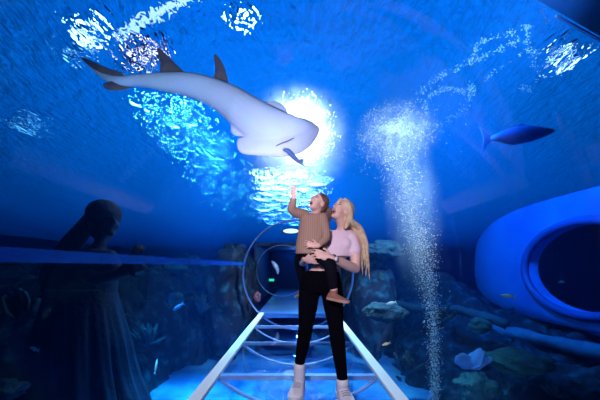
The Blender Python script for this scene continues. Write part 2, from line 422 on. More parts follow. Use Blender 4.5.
def glint_rows(spots, r, power, color, label, group):  # rows of added emitters that the ripples turn into surface glitter
    first = None
    for x, y in spots:
        if first is None:
            c = Vector((x, y, ZL)); root = first = empty('glint_emitter', c)
            el = lambda s_, dz: [c+Vector((r*s_*math.cos(2*math.pi*k/16), r*s_*math.sin(2*math.pi*k/16), dz)) for k in range(16)]
            bm = new(); ring_loft(bm, [el(.15, .7), el(.15, .25), el(.5, .2), el(1.1, .05), el(1.12, -.02), el(1.0, -.02), el(.98, .02)], caps=False); bmesh.ops.recalc_face_normals(bm, faces=bm.faces)
            link('housing', bm, M_gantry, root)
            bm = new(); ring_loft(bm, [el(1.0, .025), el(1.0, 0)]); bmesh.ops.recalc_face_normals(bm, faces=bm.faces)
            link('lens', bm, emit('glint_glow', color, power), root)
        else:
            root = first.copy(); COL.objects.link(root); root.location = (x, y, ZL)
            for ch in list(first.children):
                q = ch.copy(); COL.objects.link(q); q.parent = root
        tag(root, label, 'lamp', group)
lr = random.Random(11)
tl_ = []
for i, y in enumerate((7.9, 8.3, 8.7, 9.2, 9.7, 10.3, 10.9, 11.6, 12.4, 13.2, 14.2, 15.3, 16.5, 17.8, 19.3, 21, 23, 25.5, 28.5)):
    x0, x1 = -4.35-.13*(y-8), -2.75+.03*(y-8)
    for k in range(3): tl_.append((x0+(x1-x0)*((k+.25+.5*(i % 2))/3)+lr.uniform(-.2, .2), y))
glint_rows(tl_, .05, 100, (.2, .95, .75), 'small teal emitter in the cluster added for surface glitter under the guitarfish body', 'teal glitter emitters above the pool')
wl_ = [((x+.45*(i % 2))*.065*y+lr.uniform(-.2, .2)-.3, y) for i, y in enumerate((13.9, 14.9, 15.9, 17, 18.2, 19.6, 21.2, 23, 25.2, 28)) for x in (-1.5, -.45, .6)]
glint_rows(wl_, .22, 50, (.85, .72, 1), 'small white emitter in the cluster added for the low glitter around the raised hand of the child', 'white glitter emitters above the pool')
for i, y in enumerate(sorted(set([b_[0] for b_ in beams]+[q_[1] for q_ in tl_+wl_]))):
    bm = new(); box(bm, (-14, y-.003, ZL+.694), (14, y+.003, ZL+.70))
    tag(link('ceiling_cable_%d' % (i+1), bm, M_gantry, smooth=False), kind='structure')
o = beam(above(118, 26, 5.2), above(196, -14, 5.2), .045, .04, emit('tube_glow', (.6, .65, 1), 2), 'strip_lamp'); tag(o, 'long bluish white strip lamp at the upper left edge of the picture', 'lamp')
o = beam(above(556, 16, 4.0), above(618, 50, 4.0), .012, .012, M_steel, 'gantry_rail'); tag(o, 'thin pale rail crossing the upper right corner', 'rail')
bm = new(); cs = [above(x, y, 4.1) for x, y in ((562, 14), (500, -20), (640, -20), (640, 60))]
ring_loft(bm, [[c+Vector((0, 0, dz)) for c in cs] for dz in (0, .3)]); bmesh.ops.recalc_face_normals(bm, faces=bm.faces)
o = link('gantry_deck', bm, M_gantry, smooth=False, origin=cs[0]); tag(o, 'dark gantry deck filling the upper right corner', 'gantry')

# ------------------------------------------------------------------ bubbles
M_bub = bpy.data.materials.new('bubble'); M_bub.use_nodes = True
n = M_bub.node_tree.nodes; l = M_bub.node_tree.links; n.clear()
df = n.new('ShaderNodeBsdfDiffuse'); df.inputs[0].default_value = (.9, .94, 1, 1); tl = n.new('ShaderNodeBsdfTranslucent'); tl.inputs[0].default_value = (.9, .94, 1, 1)
mx = n.new('ShaderNodeMixShader'); o = n.new('ShaderNodeOutputMaterial'); l.new(df.outputs[0], mx.inputs[1]); l.new(tl.outputs[0], mx.inputs[2]); l.new(mx.outputs[0], o.inputs[0])
_t = new(); bmesh.ops.create_icosphere(_t, subdivisions=1, radius=1); _t.verts.ensure_lookup_table()
IV = [v.co.copy() for v in _t.verts]; IF = [[v.index for v in f_.verts] for f_ in _t.faces]; _t.free()
def bubbles(name, items, label):
    V, Fc = [], []
    org = items[0][0]
    for c, r in items:
        b = len(V); q = c-org
        V += [(q.x+v.x*r, q.y+v.y*r, q.z+v.z*r*.8) for v in IV]; Fc += [[b+i for i in f_] for f_ in IF]
    me = bpy.data.meshes.new(name); me.from_pydata(V, [], Fc); me.materials.append(M_bub)
    me.polygons.foreach_set('use_smooth', [True]*len(Fc))
    o = bpy.data.objects.new(name, me); COL.objects.link(o); o.location = org
    return tag(o, label, 'bubbles', kind='stuff')
DB = 4.6
path = cr_pts([(436, 420, 8), (435, 390, 7), (434, 350, 8), (432, 310, 10), (427, 275, 14), (420, 240, 18), (411, 208, 21), (403, 178, 23), (396, 148, 30), (396, 124, 38)], 8)
items = []
for k in range(9000):
    t_ = rnd.random()**.85*(len(path)-1.001); i = int(t_); f_ = t_-i; a_, b_ = path[i], path[i+1]
    x, y, w_ = [a_[j]*(1-f_)+b_[j]*f_ for j in range(3)]
    g = rnd.gauss(0, .42)
    items.append((P(x+g*w_, y+rnd.uniform(-2, 2), DB+rnd.gauss(0, .4)*w_/F*DB), rnd.choice((.0025, .0035, .0045, .006))*(1 if rnd.random() < .95 else 2)))
bubbles('bubble_column', items, 'tall wavering column of white air bubbles to the right of the woman')
items = []
for k in range(3600):
    a_ = rnd.random()*2*math.pi; rr = abs(rnd.gauss(0, .55))
    x = 394+rr*38*math.cos(a_)*(1+.15*math.sin(3*a_)); y = 130+rr*28*math.sin(a_)*(1+.25*math.cos(2*a_+1))-.18*(x-398)
    if noise.noise(Vector((x*.09, y*.09, 1))) < -.12+.25*rnd.random()-.2: continue
    items.append((P(x, y, 4.7+rnd.gauss(0, .22)), rnd.choice((.003, .0045, .007))))
bubbles('bubble_cloud', items, 'spreading cloud of white bubbles capping the bubble column')
items = []
def strand(pts, nn, wd):
    pt = cr_pts(pts, 8)
    for k in range(nn):
        t_ = rnd.random()*(len(pt)-1.001); i = int(t_); f_ = t_-i
        x = pt[i][0]*(1-f_)+pt[i+1][0]*f_; y = pt[i][1]*(1-f_)+pt[i+1][1]*f_
        if noise.noise(Vector((x*.16, y*.16, 5))) < -.12: continue
        x += rnd.gauss(0, wd); y += rnd.gauss(0, wd)
        items.append((above(x, y, 4.45+rnd.uniform(-.04, .04)), rnd.choice((.004, .006, .009))))
strand([(428, 118), (426, 100), (445, 89), (465, 92)], 420, 1.6)
strand([(440, 125), (462, 112), (472, 92), (470, 88)], 260, 2.2)
strand([(418, 95), (440, 76), (470, 62), (480, 42), (512, 32), (530, 26)], 420, 2)
strand([(470, 62), (495, 52), (520, 40)], 220, 1.6)
strand([(527, 30), (528, 50), (545, 52), (560, 45)], 300, 1.6)
strand([(548, 22), (543, 10), (560, 5)], 90, 1.4)
strand([(534, 58), (533, 76), (536, 88), (520, 88)], 170, 2.4)
strand([(470, 95), (490, 75), (510, 62), (525, 50)], 120, 1.2)
strand([(362, 140), (358, 128), (372, 112), (392, 108)], 300, 2)
bubbles('foam_trail', items, 'thin broken trails of foam drifting under the surface to the upper right')
# microbubble mist and the added glow haze: density falls off from the middle of the cloud
def mist(name, c, r, density, color, label, aniso=.2, nscale=3.0, tilt=0.0):
    m = bpy.data.materials.new(name); m.use_nodes = True; n = m.node_tree.nodes; l = m.node_tree.links; n.clear()
    v = n.new('ShaderNodeVolumeScatter'); v.inputs['Color'].default_value = (*color, 1); v.inputs['Anisotropy'].default_value = aniso
    t = n.new('ShaderNodeTexCoord'); nz = n.new('ShaderNodeTexNoise'); nz.inputs['Scale'].default_value = nscale; nz.inputs['Detail'].default_value = 4
    ln = n.new('ShaderNodeVectorMath'); ln.operation = 'LENGTH'
    fo = n.new('ShaderNodeMapRange'); fo.interpolation_type = 'SMOOTHSTEP'; fo.inputs[1].default_value = 1; fo.inputs[2].default_value = .1; fo.inputs[3].default_value = 0; fo.inputs[4].default_value = 1
    r_ = n.new('ShaderNodeMapRange'); r_.inputs[1].default_value = .38; r_.inputs[2].default_value = .66; r_.inputs[3].default_value = density*.12; r_.inputs[4].default_value = density
    mu = n.new('ShaderNodeMath'); mu.operation = 'MULTIPLY'
    l.new(t.outputs['Object'], nz.inputs[0]); l.new(t.outputs['Object'], ln.inputs[0]); l.new(ln.outputs['Value'], fo.inputs[0])
    l.new(nz.outputs[0], r_.inputs[0]); l.new(r_.outputs[0], mu.inputs[0]); l.new(fo.outputs[0], mu.inputs[1]); l.new(mu.outputs[0], v.inputs['Density'])
    o = n.new('ShaderNodeOutputMaterial'); l.new(v.outputs[0], o.inputs['Volume'])
    bm = new(); ball(bm, (0, 0, 0), 1, 24)
    o = link(name, bm, m); o.location = c; o.scale = r; o.rotation_euler = (0, tilt, 0)
    return tag(o, label, 'mist', kind='stuff')
mist('bubble_mist', P(412, 205, DB), (.48, .45, 1.6), 2.6, (.55, .72, 1), 'soft bluish mist of microbubbles wrapped round the bubble column', tilt=-.13)
mist('bubble_mist', P(397, 134, 4.7), (.72, .5, .62), 2.6, (.9, .85, 1), 'milky mist of microbubbles capping the bubble column')
mist('lamp_haze', P(297, 142, 5.6), (1.15, .9, 1.12), 2.8, (.85, .88, 1), 'white haze added as the lamp glow above the child and beside the guitarfish snout', nscale=4.5)  # scattering volume added to shape the white glow

# ------------------------------------------------------------------ guitarfish overhead
M_shark = bpy.data.materials.new('guitarfish_skin'); M_shark.use_nodes = True
n = M_shark.node_tree.nodes; l = M_shark.node_tree.links; b = n['Principled BSDF']; b.inputs['Roughness'].default_value = .55
t = n.new('ShaderNodeTexCoord'); dt = n.new('ShaderNodeVectorMath'); dt.operation = 'DOT_PRODUCT'
mrg = n.new('ShaderNodeMapRange'); mrg.inputs[1].default_value = .05; mrg.inputs[2].default_value = .35
mixc = n.new('ShaderNodeMix'); mixc.data_type = 'RGBA'; mixc.inputs[6].default_value = (.62, .58, .70, 1); mixc.inputs[7].default_value = (.10, .085, .10, 1)
nz = n.new('ShaderNodeTexNoise'); nz.inputs['Scale'].default_value = 5; nz.inputs['Detail'].default_value = 3
mk = n.new('ShaderNodeMix'); mk.data_type = 'RGBA'; mk.blend_type = 'MULTIPLY'; mk.inputs[0].default_value = .22
l.new(nz.outputs['Color'], mk.inputs[7]); mk.inputs[6].default_value = (.85, .80, .92, 1); l.new(t.outputs['Object'], nz.inputs[0]); l.new(mk.outputs[2], mixc.inputs[6])
VD = Vector((-.22, .84, .45)).normalized()      # from the camera through the fish
BN = (VD*.72+Vector((0, -.3, .8))*.55).normalized()   # direction of its back: up and away
dt.inputs[1].default_value = BN
SD = 3.2
l.new(t.outputs['Normal'], dt.inputs[0]); l.new(dt.outputs['Value'], mrg.inputs[0]); l.new(mrg.outputs[0], mixc.inputs[0]); l.new(mixc.outputs[2], b.inputs['Base Color'])
M_fin = mat('guitarfish_fin', (.09, .05, .05), .6, color2=(.22, .11, .07), noise_scale=6)
def disc(bm, outline, d, thick, k=3, nrm=VD, dfun=None):
    """a fin or disc: closed outline in px at depth d, lens-shaped across, thickness in metres"""
    pts = [P(x, y, d if dfun is None else dfun(x, y)) for x, y in [q[:2] for q in cr_pts([*outline, outline[0]], k)][:-1]]
    c = sum(pts, Vector())/len(pts)
    rings = []
    for s_, h_ in ((.15, -1), (.5, -.86), (.8, -.55), (.95, -.25), (1, 0), (.95, .25), (.8, .55), (.5, .86), (.15, 1)):
        rings.append([c+(p-c)*s_+nrm*h_*thick/2 for p in pts])
    ring_loft(bm, rings); bmesh.ops.recalc_face_normals(bm, faces=bm.faces)
    return c
fc = P(215, 100, SD)
root = empty('guitarfish', fc); tag(root, 'large pale-bellied guitarfish swimming overhead above the woman and child', 'guitarfish')
spine = cr_pts([(84, 60, 1.2, 3.75), (100, 74, 2.5, 3.65), (118, 81, 4.5, 3.55), (140, 80.5, 5.5, 3.48), (165, 82, 8.5, 3.4), (190, 85, 11, 3.32), (212, 92, 13, 3.27), (232, 103, 16, 3.23), (250, 117, 19, 3.2), (268, 128, 20, 3.2), (288, 133, 17.5, 3.2), (304, 133, 13, 3.22), (315, 131, 6, 3.24), (319, 130, 1.5, 3.25)], 5)
bm = new(); rings = []
for i, (x, y, hw, d) in enumerate(spine):
    a_, b_ = spine[max(i-1, 0)], spine[min(i+1, len(spine)-1)]
    c = P(x, y, d); tv = (P(b_[0], b_[1], b_[3])-P(a_[0], a_[1], a_[3])).normalized()
    sv = tv.cross(VD).normalized(); nv = sv.cross(tv).normalized()
    w_ = hw/F*d; h_ = w_*(.85 if x < 240 else max(.42, .85-(x-240)*.009))
    rings.append([c+sv*w_*math.cos(2*math.pi*k/20)+nv*h_*math.sin(2*math.pi*k/20) for k in range(20)])
ring_loft(bm, rings); bmesh.ops.recalc_face_normals(bm, faces=bm.faces)
disc(bm, [(240, 108), (262, 104), (272, 110), (286, 118), (300, 117), (311, 121), (320, 128), (320, 131), (314, 142), (303, 152), (285, 157), (262, 156), (243, 154), (237, 147), (238, 138), (246, 134)], SD, .14)
disc(bm, [(258, 112), (263, 103), (272, 100), (281, 103), (288, 111), (285, 120), (270, 122)], SD+.03, .05)
disc(bm, [(246, 112), (236, 111), (231, 120), (231, 133), (240, 137), (255, 132)], SD+.02, .06)
o = link('body', bm, M_shark, root); fuse(o, .011, 3)
for outl, d in (([(159, 78), (160, 62), (157, 48), (164, 52), (176, 64), (187, 76), (174, 80)], 3.42), ([(213, 84), (215, 70), (214, 54), (221, 60), (226, 72), (228, 85), (221, 89)], 3.3)):
    bm = new(); c = disc(bm, outl, d, .035, nrm=(VD+Vector((.3, 0, 0))).normalized()); link('dorsal_fin', bm, M_fin, root, origin=c)
bm = new(); c = disc(bm, [(120, 80), (108, 76), (92, 68), (80, 57), (90, 60), (108, 68), (124, 74)], 3.6, .03); link('tail_fin', bm, M_fin, root, origin=c)
bm = new(); c = disc(bm, [(138, 84), (124, 90), (108, 90), (103, 84), (112, 81), (126, 78), (138, 79)], 3.54, .03); link('lower_tail_fin', bm, M_fin, root, origin=c)
M_mouth = mat('guitarfish_mouth', (.16, .14, .22), .6)
bm = new(); pts = [P(x, y, d) for x, y, d in ((276, 146, 3.12), (282, 143, 3.115), (288, 141, 3.115), (294, 138, 3.12))]
tube(bm, pts, [.004, .006, .006, .004], 8); tag(link('mouth', bm, M_mouth, root, origin=pts[1]), 'thin dark curved mouth')
M_rem = mat('remora_skin', (.10, .18, .42), .5)
bm = new(); pt = cr_pts([(283, 150, 1), (288, 151, 2.2), (294, 157, 2.4), (299, 162, 1.2), (302, 163, .5)], 4)
tube(bm, [P(x, y, 3.08) for x, y, _ in pt], [q[2]/F*3.08 for q in pt], 10)
disc(bm, [(298, 160), (304, 159), (303, 163), (305, 166), (299, 164)], 3.08, .01)
o = link('remora', bm, M_rem, origin=P(292, 155, 3.08)); tag(o, 'small dark remora curling under the guitarfish snout', 'fish')

# ------------------------------------------------------------------ other fish
M_eye = mat('fish_eye', (.01, .01, .02), .3)
def fish(name, c, length, yaw, pitch, m_body, label, deep=.32, cat='fish', group=None):
    root = empty(name, c); tag(root, label, cat, group)
    rot = Matrix.Rotation(yaw, 3, 'Z')@Matrix.Rotation(-pitch, 3, 'Y')
    T = lambda x, y, z: Vector(c)+rot@(Vector((x, y, z))*length)
    bm = new(); rings = []
    for x, h_ in ((.5, .02), (.44, .30), (.32, .62), (.15, .92), (-.02, 1), (-.18, .78), (-.32, .42), (-.40, .2)):
        rings.append([T(x, math.cos(q)*h_*deep*.22, math.sin(q)*h_*deep*.5) for q in [2*math.pi*k/14 for k in range(14)]])
    ring_loft(bm, rings); bmesh.ops.recalc_face_normals(bm, faces=bm.faces)
    link('body', bm, m_body, root)
    def fin(nm, pts):
        bm = new(); ring_loft(bm, [[T(x, yy, z) for x, z in pts] for yy in (-.006, .006)]); bmesh.ops.recalc_face_normals(bm, faces=bm.faces); link(nm, bm, m_body, root, smooth=False)
    fin('tail_fin', [(-.38, 0), (-.40, .04), (-.54, .2), (-.49, 0), (-.54, -.2), (-.40, -.04)])
    fin('dorsal_fin', [(.18, deep*.40), (.05, deep*.40+.05), (-.22, deep*.40+.0), (-.26, deep*.3)])
    fin('belly_fin', [(.08, -deep*.40), (-.08, -deep*.40-.04), (-.24, -deep*.34)])
    for sg in (-1, 1):
        bm = new(); ball(bm, T(.36, sg*deep*.10, .03), length*.022, 10); link('eye', bm, M_eye, root)
    return root
M_f1 = mat('blue_fish_skin', (.08, .32, .75), .4); M_f2 = mat('silver_fish_skin', (.55, .75, .72), .3); M_f3 = mat('yellow_fish_skin', (.75, .8, .45), .4)
M_f4 = mat('trevally_back', (.005, .05, .25), .6, color2=(.015, .14, .5), noise_scale=2)
fish('trevally', P(519, 135, 5.2), 1.15, R(-8), R(4), M_f4, 'long blue fish with paler belly swimming at upper right', .27)
fish('reef_fish', P(508, 296, 4.6), .20, R(160), R(8), M_f2, 'small silver fish in front of the pale hull below the oval opening')
fish('reef_fish', P(562, 282, 4.4), .12, R(10), 0, M_f2, 'tiny silver-green fish inside the dark oval opening')
fish('reef_fish', P(386, 344, 3.4), .10, R(170), R(-20), M_f3, 'tiny yellow fish just right of the white floor rail')
fish('reef_fish', P(391, 303, 4.8), .16, R(170), R(-14), M_f2, 'slim silver fish gliding left of the bubble column')
fish('reef_fish', P(34, 349, 3.2), .14, R(165), R(12), M_f2, 'dim silver fish left of the veiled statue skirt')
fish('reef_fish', P(178, 307, 5.2), .22, R(190), R(-35), M_f1, 'bright cyan fish in front of the dark reef left of the tunnel ring')
fish('reef_fish', P(156, 366, 4.2), .20, R(95), R(60), M_f2, 'thin pale fish swimming steeply above the blue sand beside the statue')

# ------------------------------------------------------------------ corals
def coral_blob(name, c, r, m, label, squash=.5, seed=0, freq=4, amp=.3):
    bm = new(); g = bmesh.ops.create_icosphere(bm, subdivisions=5, radius=1)
    for v in g['verts']:
        d_ = v.co.normalized(); q = d_*freq+Vector((seed, 0, 0))
        f_ = 1+amp*noise.noise(q*.5)+amp*.6*abs(noise.noise(q*1.6))+amp*.2*noise.noise(q*5)
        v.co = Vector(c)+Vector((d_.x*r*f_, d_.y*r*f_, d_.z*r*squash*f_))
    o = link(name, bm, m, origin=c); return tag(o, label, 'coral')
def coral_fans(name, c, r, m, label, nf=9, seed=1):
    rr = random.Random(seed); root = empty(name, c); tag(root, label, 'coral')
    for k in range(nf):
        bm = new(); a_ = rr.uniform(-1.2, 1.2); ph = rr.uniform(0, 6.28)
        up = Vector((math.sin(a_)*math.cos(ph*.2), .3*math.sin(ph), math.cos(a_))).normalized(); sd = up.cross(Vector((math.sin(ph), math.cos(ph), .1))).normalized(); nn_ = up.cross(sd)
        L_ = r*rr.uniform(.6, 1.1); rings = []
        for j in range(9):
            t_ = j/8; w_ = L_*.42*math.sin(math.pi*(.08+.86*t_))**.7*(1+.15*math.sin(9*t_+ph)); cc = Vector(c)+up*L_*t_+nn_*L_*.2*t_*t_
            rings.append([cc+sd*w_*math.cos(q)+nn_*(.07*L_*math.sin(q)+.06*L_*math.sin(4*math.cos(q)+ph)) for q in [2*math.pi*i/12 for i in range(12)]])
        ring_loft(bm, rings); bmesh.ops.recalc_face_normals(bm, faces=bm.faces); link('lobe', bm, m, root)
    return root
def coral_branch(name, c, r, m, label, nb=14, seed=1):
    rr = random.Random(seed); root = empty(name, c); tag(root, label, 'coral')
    for k in range(nb):
        bm = new(); az = rr.uniform(0, 6.28); el = rr.uniform(.25, 1.4); d_ = Vector((math.cos(az)*math.cos(el), math.sin(az)*math.cos(el), math.sin(el)))
        p0 = Vector(c); p1 = p0+d_*r*.5; p2 = p1+(d_+Vector((0, 0, .4))).normalized()*r*.45
        tube(bm, [p0, p1, p2], [r*.09, r*.07, r*.025], 8)
        for q in range(3):
            s_ = p0.lerp(p1, rr.uniform(.5, 1)); tube(bm, [s_, s_+(d_+Vector((rr.uniform(-1, 1), rr.uniform(-1, 1), rr.uniform(0, 1)))).normalized()*r*.35], [r*.05, r*.02], 6)
        link('branch', bm, m, root)
    return root
M_c1 = mat('teal_coral', (.008, .09, .14), .8, color2=(.02, .14, .15), noise_scale=6, bump=.6, bscale=30)
M_c2 = mat('blue_coral', (.10, .34, .85), .8, bump=.4, bscale=25)
M_c3 = mat('olive_coral', (.004, .035, .08), .8, color2=(.01, .06, .09), noise_scale=8, bump=.8, bscale=25)
M_c4 = mat('red_anemone', (.22, .05, .05), .8, color2=(.03, .05, .12), noise_scale=14)
coral_blob('table_coral', P(518, 362, 4.2), .36, M_c1, 'broad teal table coral below the sunken log', .42, 2)
coral_fans('leaf_coral', P(470, 368, 4.2), .30, M_c2, 'bright blue leafy coral between the bubble column and the table coral', 9, 4)
coral_blob('brain_coral', P(478, 390, 3.9), .24, M_c1, 'elongated teal coral at the bottom edge below the blue leafy coral', .8, 7)
coral_blob('brain_coral', P(594, 392, 3.9), .26, M_c3, 'olive coral in the lower right corner', .55, 11)
coral_blob('brain_coral', P(385, 312, 5.6), .34, M_c3, 'olive green coral mound just right of the floor rail and woman', .5, 15)
coral_blob('brain_coral', P(383, 250, 7.0), .42, M_c3, 'dim teal coral mound behind the hair of the woman', .5, 21)
coral_blob('brain_coral', P(480, 326, 5.2), .16, M_c1, 'small teal coral at the near end of the sunken log', .8, 31)
coral_branch('branching_coral', P(556, 396, 3.7), .20, M_c3, 'dark branching coral beside the olive corner coral', 12, 3)
coral_branch('branching_coral', P(440, 322, 5.4), .36, M_c3, 'dark branching coral touching the bubble column', 12, 8)
coral_branch('branching_coral', P(405, 372, 4.8), .36, M_c3, 'dark branching coral at the foot of the bubble column', 12, 12)
coral_blob('brain_coral', P(172, 268, 8.2), .42, M_c1, 'teal coral on the crest of the reef left of the tunnel ring', .35, 41)
coral_blob('brain_coral', P(214, 266, 8.4), .40, M_c1, 'long cyan coral on the reef crest nearest the tunnel ring', .32, 44)
coral_fans('leaf_coral', P(173, 306, 6.2), .32, M_c1, 'teal leafy coral on the dark reef face behind the cyan fish', 8, 9)
coral_branch('branching_coral', P(148, 345, 5.4), .42, M_c3, 'dark branching coral right of the veiled statue', 14, 15)
coral_branch('branching_coral', P(200, 312, 7.0), .45, M_c3, 'dark branching coral on the reef left of the white rail', 14, 18)
coral_fans('leaf_coral', P(20, 320, 4.6), .45, M_c3, 'dim olive leafy coral at the left edge behind the statue', 10, 21)
coral_blob('brain_coral', P(-6, 392, 3.2), .24, M_c3, 'dark olive coral in the lower left corner', .5, 51)
coral_blob('anemone_patch', P(257, 297, 7.4), .085, M_c4, 'small red speckled anemone patch inside the left foot of the tunnel ring', 1.4, 61, 7)
# sunken log
bm = new(); pt = cr_pts([(3.1, 8.6, -.15), (4.0, 7.0, -.30), (4.5, 5.6, -.27), (4.62, 4.4, -.22), (4.8, 3.4, -.15)], 6)
tube(bm, pt, [.13+.03*noise.noise(Vector((i*.5, 0, 0))) for i in range(len(pt))], 14)
for v in bm.verts: v.co += noise.noise_vector(v.co*4)*.05
o = link('sunken_log', bm, mat('log_algae', (.008, .05, .14), .8, color2=(.02, .13, .26), noise_scale=3, bump=.6, bscale=12), origin=pt[8]); tag(o, 'long algae-covered log lying below the pale hull with the oval opening', 'log')
bm = new(); pt = cr_pts([(1.9, 8.2, .25), (2.8, 7.2, .12), (3.4, 6.4, .16), (3.9, 5.6, .02)], 6)
tube(bm, pt, [.09]*len(pt), 12)
for v in bm.verts: v.co += noise.noise_vector(v.co*4)*.05
o = link('sunken_branch', bm, M_c3, origin=pt[8]); tag(o, 'thinner sunken branch crossing behind the bubble column', 'log')

# ------------------------------------------------------------------ people
def cap(bm, p0, r0, p1, r1, n=12):
    p0, p1 = Vector(p0), Vector(p1)
    tube(bm, [p0, p0.lerp(p1, .5), p1], [r0, (r0+r1)/2, r1], n); ball(bm, p0, r0, n); ball(bm, p1, r1, n)
def limb(bm, pts, rads, n=14, k=5):
    q = cr_pts([(*p, r) for p, r in zip(pts, rads)], k)
    tube(bm, [x[:3] for x in q], [x[3] for x in q], n)
    ball(bm, pts[0], rads[0], n); ball(bm, pts[-1], rads[-1], n)
def trunk(bm, secs, yaw=0, n=24, k=5):
    """secs: (centre, rx, ry); ellipses level, turned by yaw"""
    q = cr_pts([(*c, rx, ry) for c, rx, ry in secs], k); rings = []
    cy_, sy_ = math.cos(yaw), math.sin(yaw)
    for x in q:
        r_ = []
        for j in range(n):
            a_ = 2*math.pi*j/n; ex, ey = x[3]*math.cos(a_), x[4]*math.sin(a_)
            r_.append(Vector((x[0]+ex*cy_-ey*sy_, x[1]+ex*sy_+ey*cy_, x[2])))
        rings.append(r_)
    ring_loft(bm, rings)
def basis(fwd, up):
    f_ = Vector(fwd).normalized(); u_ = Vector(up); u_ = (u_-f_*u_.dot(f_)).normalized(); r_ = f_.cross(u_)
    return Matrix((r_, f_, u_)).transposed()
def head_mesh(bm, c, B, s, mouth=.010):
    T = lambda x, y, z: Vector(c)+B@(Vector((x, y, z))*s)
    q = B.to_quaternion()
    S = lambda r: tuple(v*s for v in r)
    ball(bm, T(0, -.012, .03), S((.074, .092, .082)), 24, q)
    ball(bm, T(0, .024, -.012), S((.060, .064, .082)), 24, q)
    ball(bm, T(0, .040, -.070), S((.040, .040, .030)), 16, q)
    ball(bm, T(0, .066, -.088), S((.021, .019, .015)), 12, q)
    for sg in (-1, 1):
        ball(bm, T(sg*.036, .050, -.028), S((.025, .026, .026)), 12, q)
        ball(bm, T(sg*.073, -.006, -.006), S((.010, .019, .031)), 12, q)
        ball(bm, T(sg*.026, .078, .034), S((.022, .012, .008)), 10, q)
        ball(bm, T(sg*.010, .096, -.020), S((.008, .009, .007)), 8, q)
    tube(bm, [T(0, .078, .030), T(0, .092, .008), T(0, .107, -.014), T(0, .100, -.022)], [.008*s, .009*s, .012*s, .007*s], 10)
    lips = [T(.021*math.cos(a_), .088+.004*math.sin(a_)-.006*abs(math.cos(a_)), -.052+(mouth+.005)*math.sin(a_)) for a_ in [2*math.pi*i/16 for i in range(16)]]
    return T, q, S, lips
def face_parts(root, T, q, S, s, lips, mouth, M_lip, M_brow, M_iris):
    bm = new(); tube(bm, lips, .0038*s, 8, closed=True); link('lips', bm, M_lip, root, origin=T(0, .09, -.052))
    bm = new(); ball(bm, T(0, .084, -.052), S((.014, .007, mouth-.001)), 12, q); link('open_mouth', bm, M_mouthin, root, origin=T(0, .086, -.052))
    for sg in (-1, 1):
        bm = new(); ball(bm, T(sg*.029, .075, .014), S((.014, .012, .009)), 12, q); e_ = link('eye', bm, M_eyew, root, origin=T(sg*.029, .075, .014))
        bm = new(); ball(bm, T(sg*.029, .083, .016), S((.0065, .005, .0065)), 10, q); link('iris', bm, M_iris, e_, origin=T(sg*.029, .083, .016))
        bm = new(); tube(bm, [T(sg*.043, .074, .018), T(sg*.037, .082, .0235), T(sg*.028, .087, .025), T(sg*.018, .085, .021)], [.0016*s, .0028*s, .0026*s, .0014*s], 6); link('eyelashes', bm, M_brow, e_, origin=T(sg*.03, .085, .02))
        bm = new(); tube(bm, [T(sg*.046, .076, .036), T(sg*.034, .086, .043), T(sg*.016, .090, .039)], [.0015*s, .003*s, .0025*s], 6); link('eyebrow', bm, M_brow, root, origin=T(sg*.03, .085, .04))
def hand(bm, wrist, d, nrm, s=1.0, curl=.5, spread=.12, thumb=1, wr=.024):
    """d: towards the fingers, nrm: back-of-hand direction; thumb +1/-1 side"""
    d = Vector(d).normalized(); nrm = Vector(nrm); nrm = (nrm-d*nrm.dot(d)).normalized(); sd = d.cross(nrm)*thumb
    w = Vector(wrist); pc = w+d*.05*s
    Bm = Matrix((sd, d, nrm)).transposed().to_quaternion()
    cap(bm, w, wr*s, w+d*.03*s, .021*s)
    ball(bm, pc, (.039*s, .050*s, .016*s), 14, Bm)
    lens = (.068, .078, .072, .056)
    for i in range(4):
        off = (1.5-i)*.0195*s
        p = pc+d*.036*s+sd*off; dd = (d+sd*(1.5-i)*spread).normalized(); r_ = (.0088, .009, .0086, .0076)[i]*s
        ang = 0
        for j, fr_ in enumerate((.45, .32, .23)):
            ang += curl*(.45, .75, .6)[j]
            v = dd*math.cos(ang)-nrm*math.sin(ang)
            p2 = p+v*lens[i]*fr_*s; cap(bm, p, r_, p2, r_*.9, 8); p = p2; r_ *= .9
    p = pc+sd*.030*s-d*.022*s; v1 = (sd*.8+d*.6-nrm*.25).normalized(); p2 = p+v1*.034*s; cap(bm, p, .0125*s, p2, .0105*s, 8)
    v2 = (sd*.35+d*.9-nrm*.35*(1+curl)).normalized(); p3 = p2+v2*.030*s; cap(bm, p2, .0105*s, p3, .0085*s, 8)
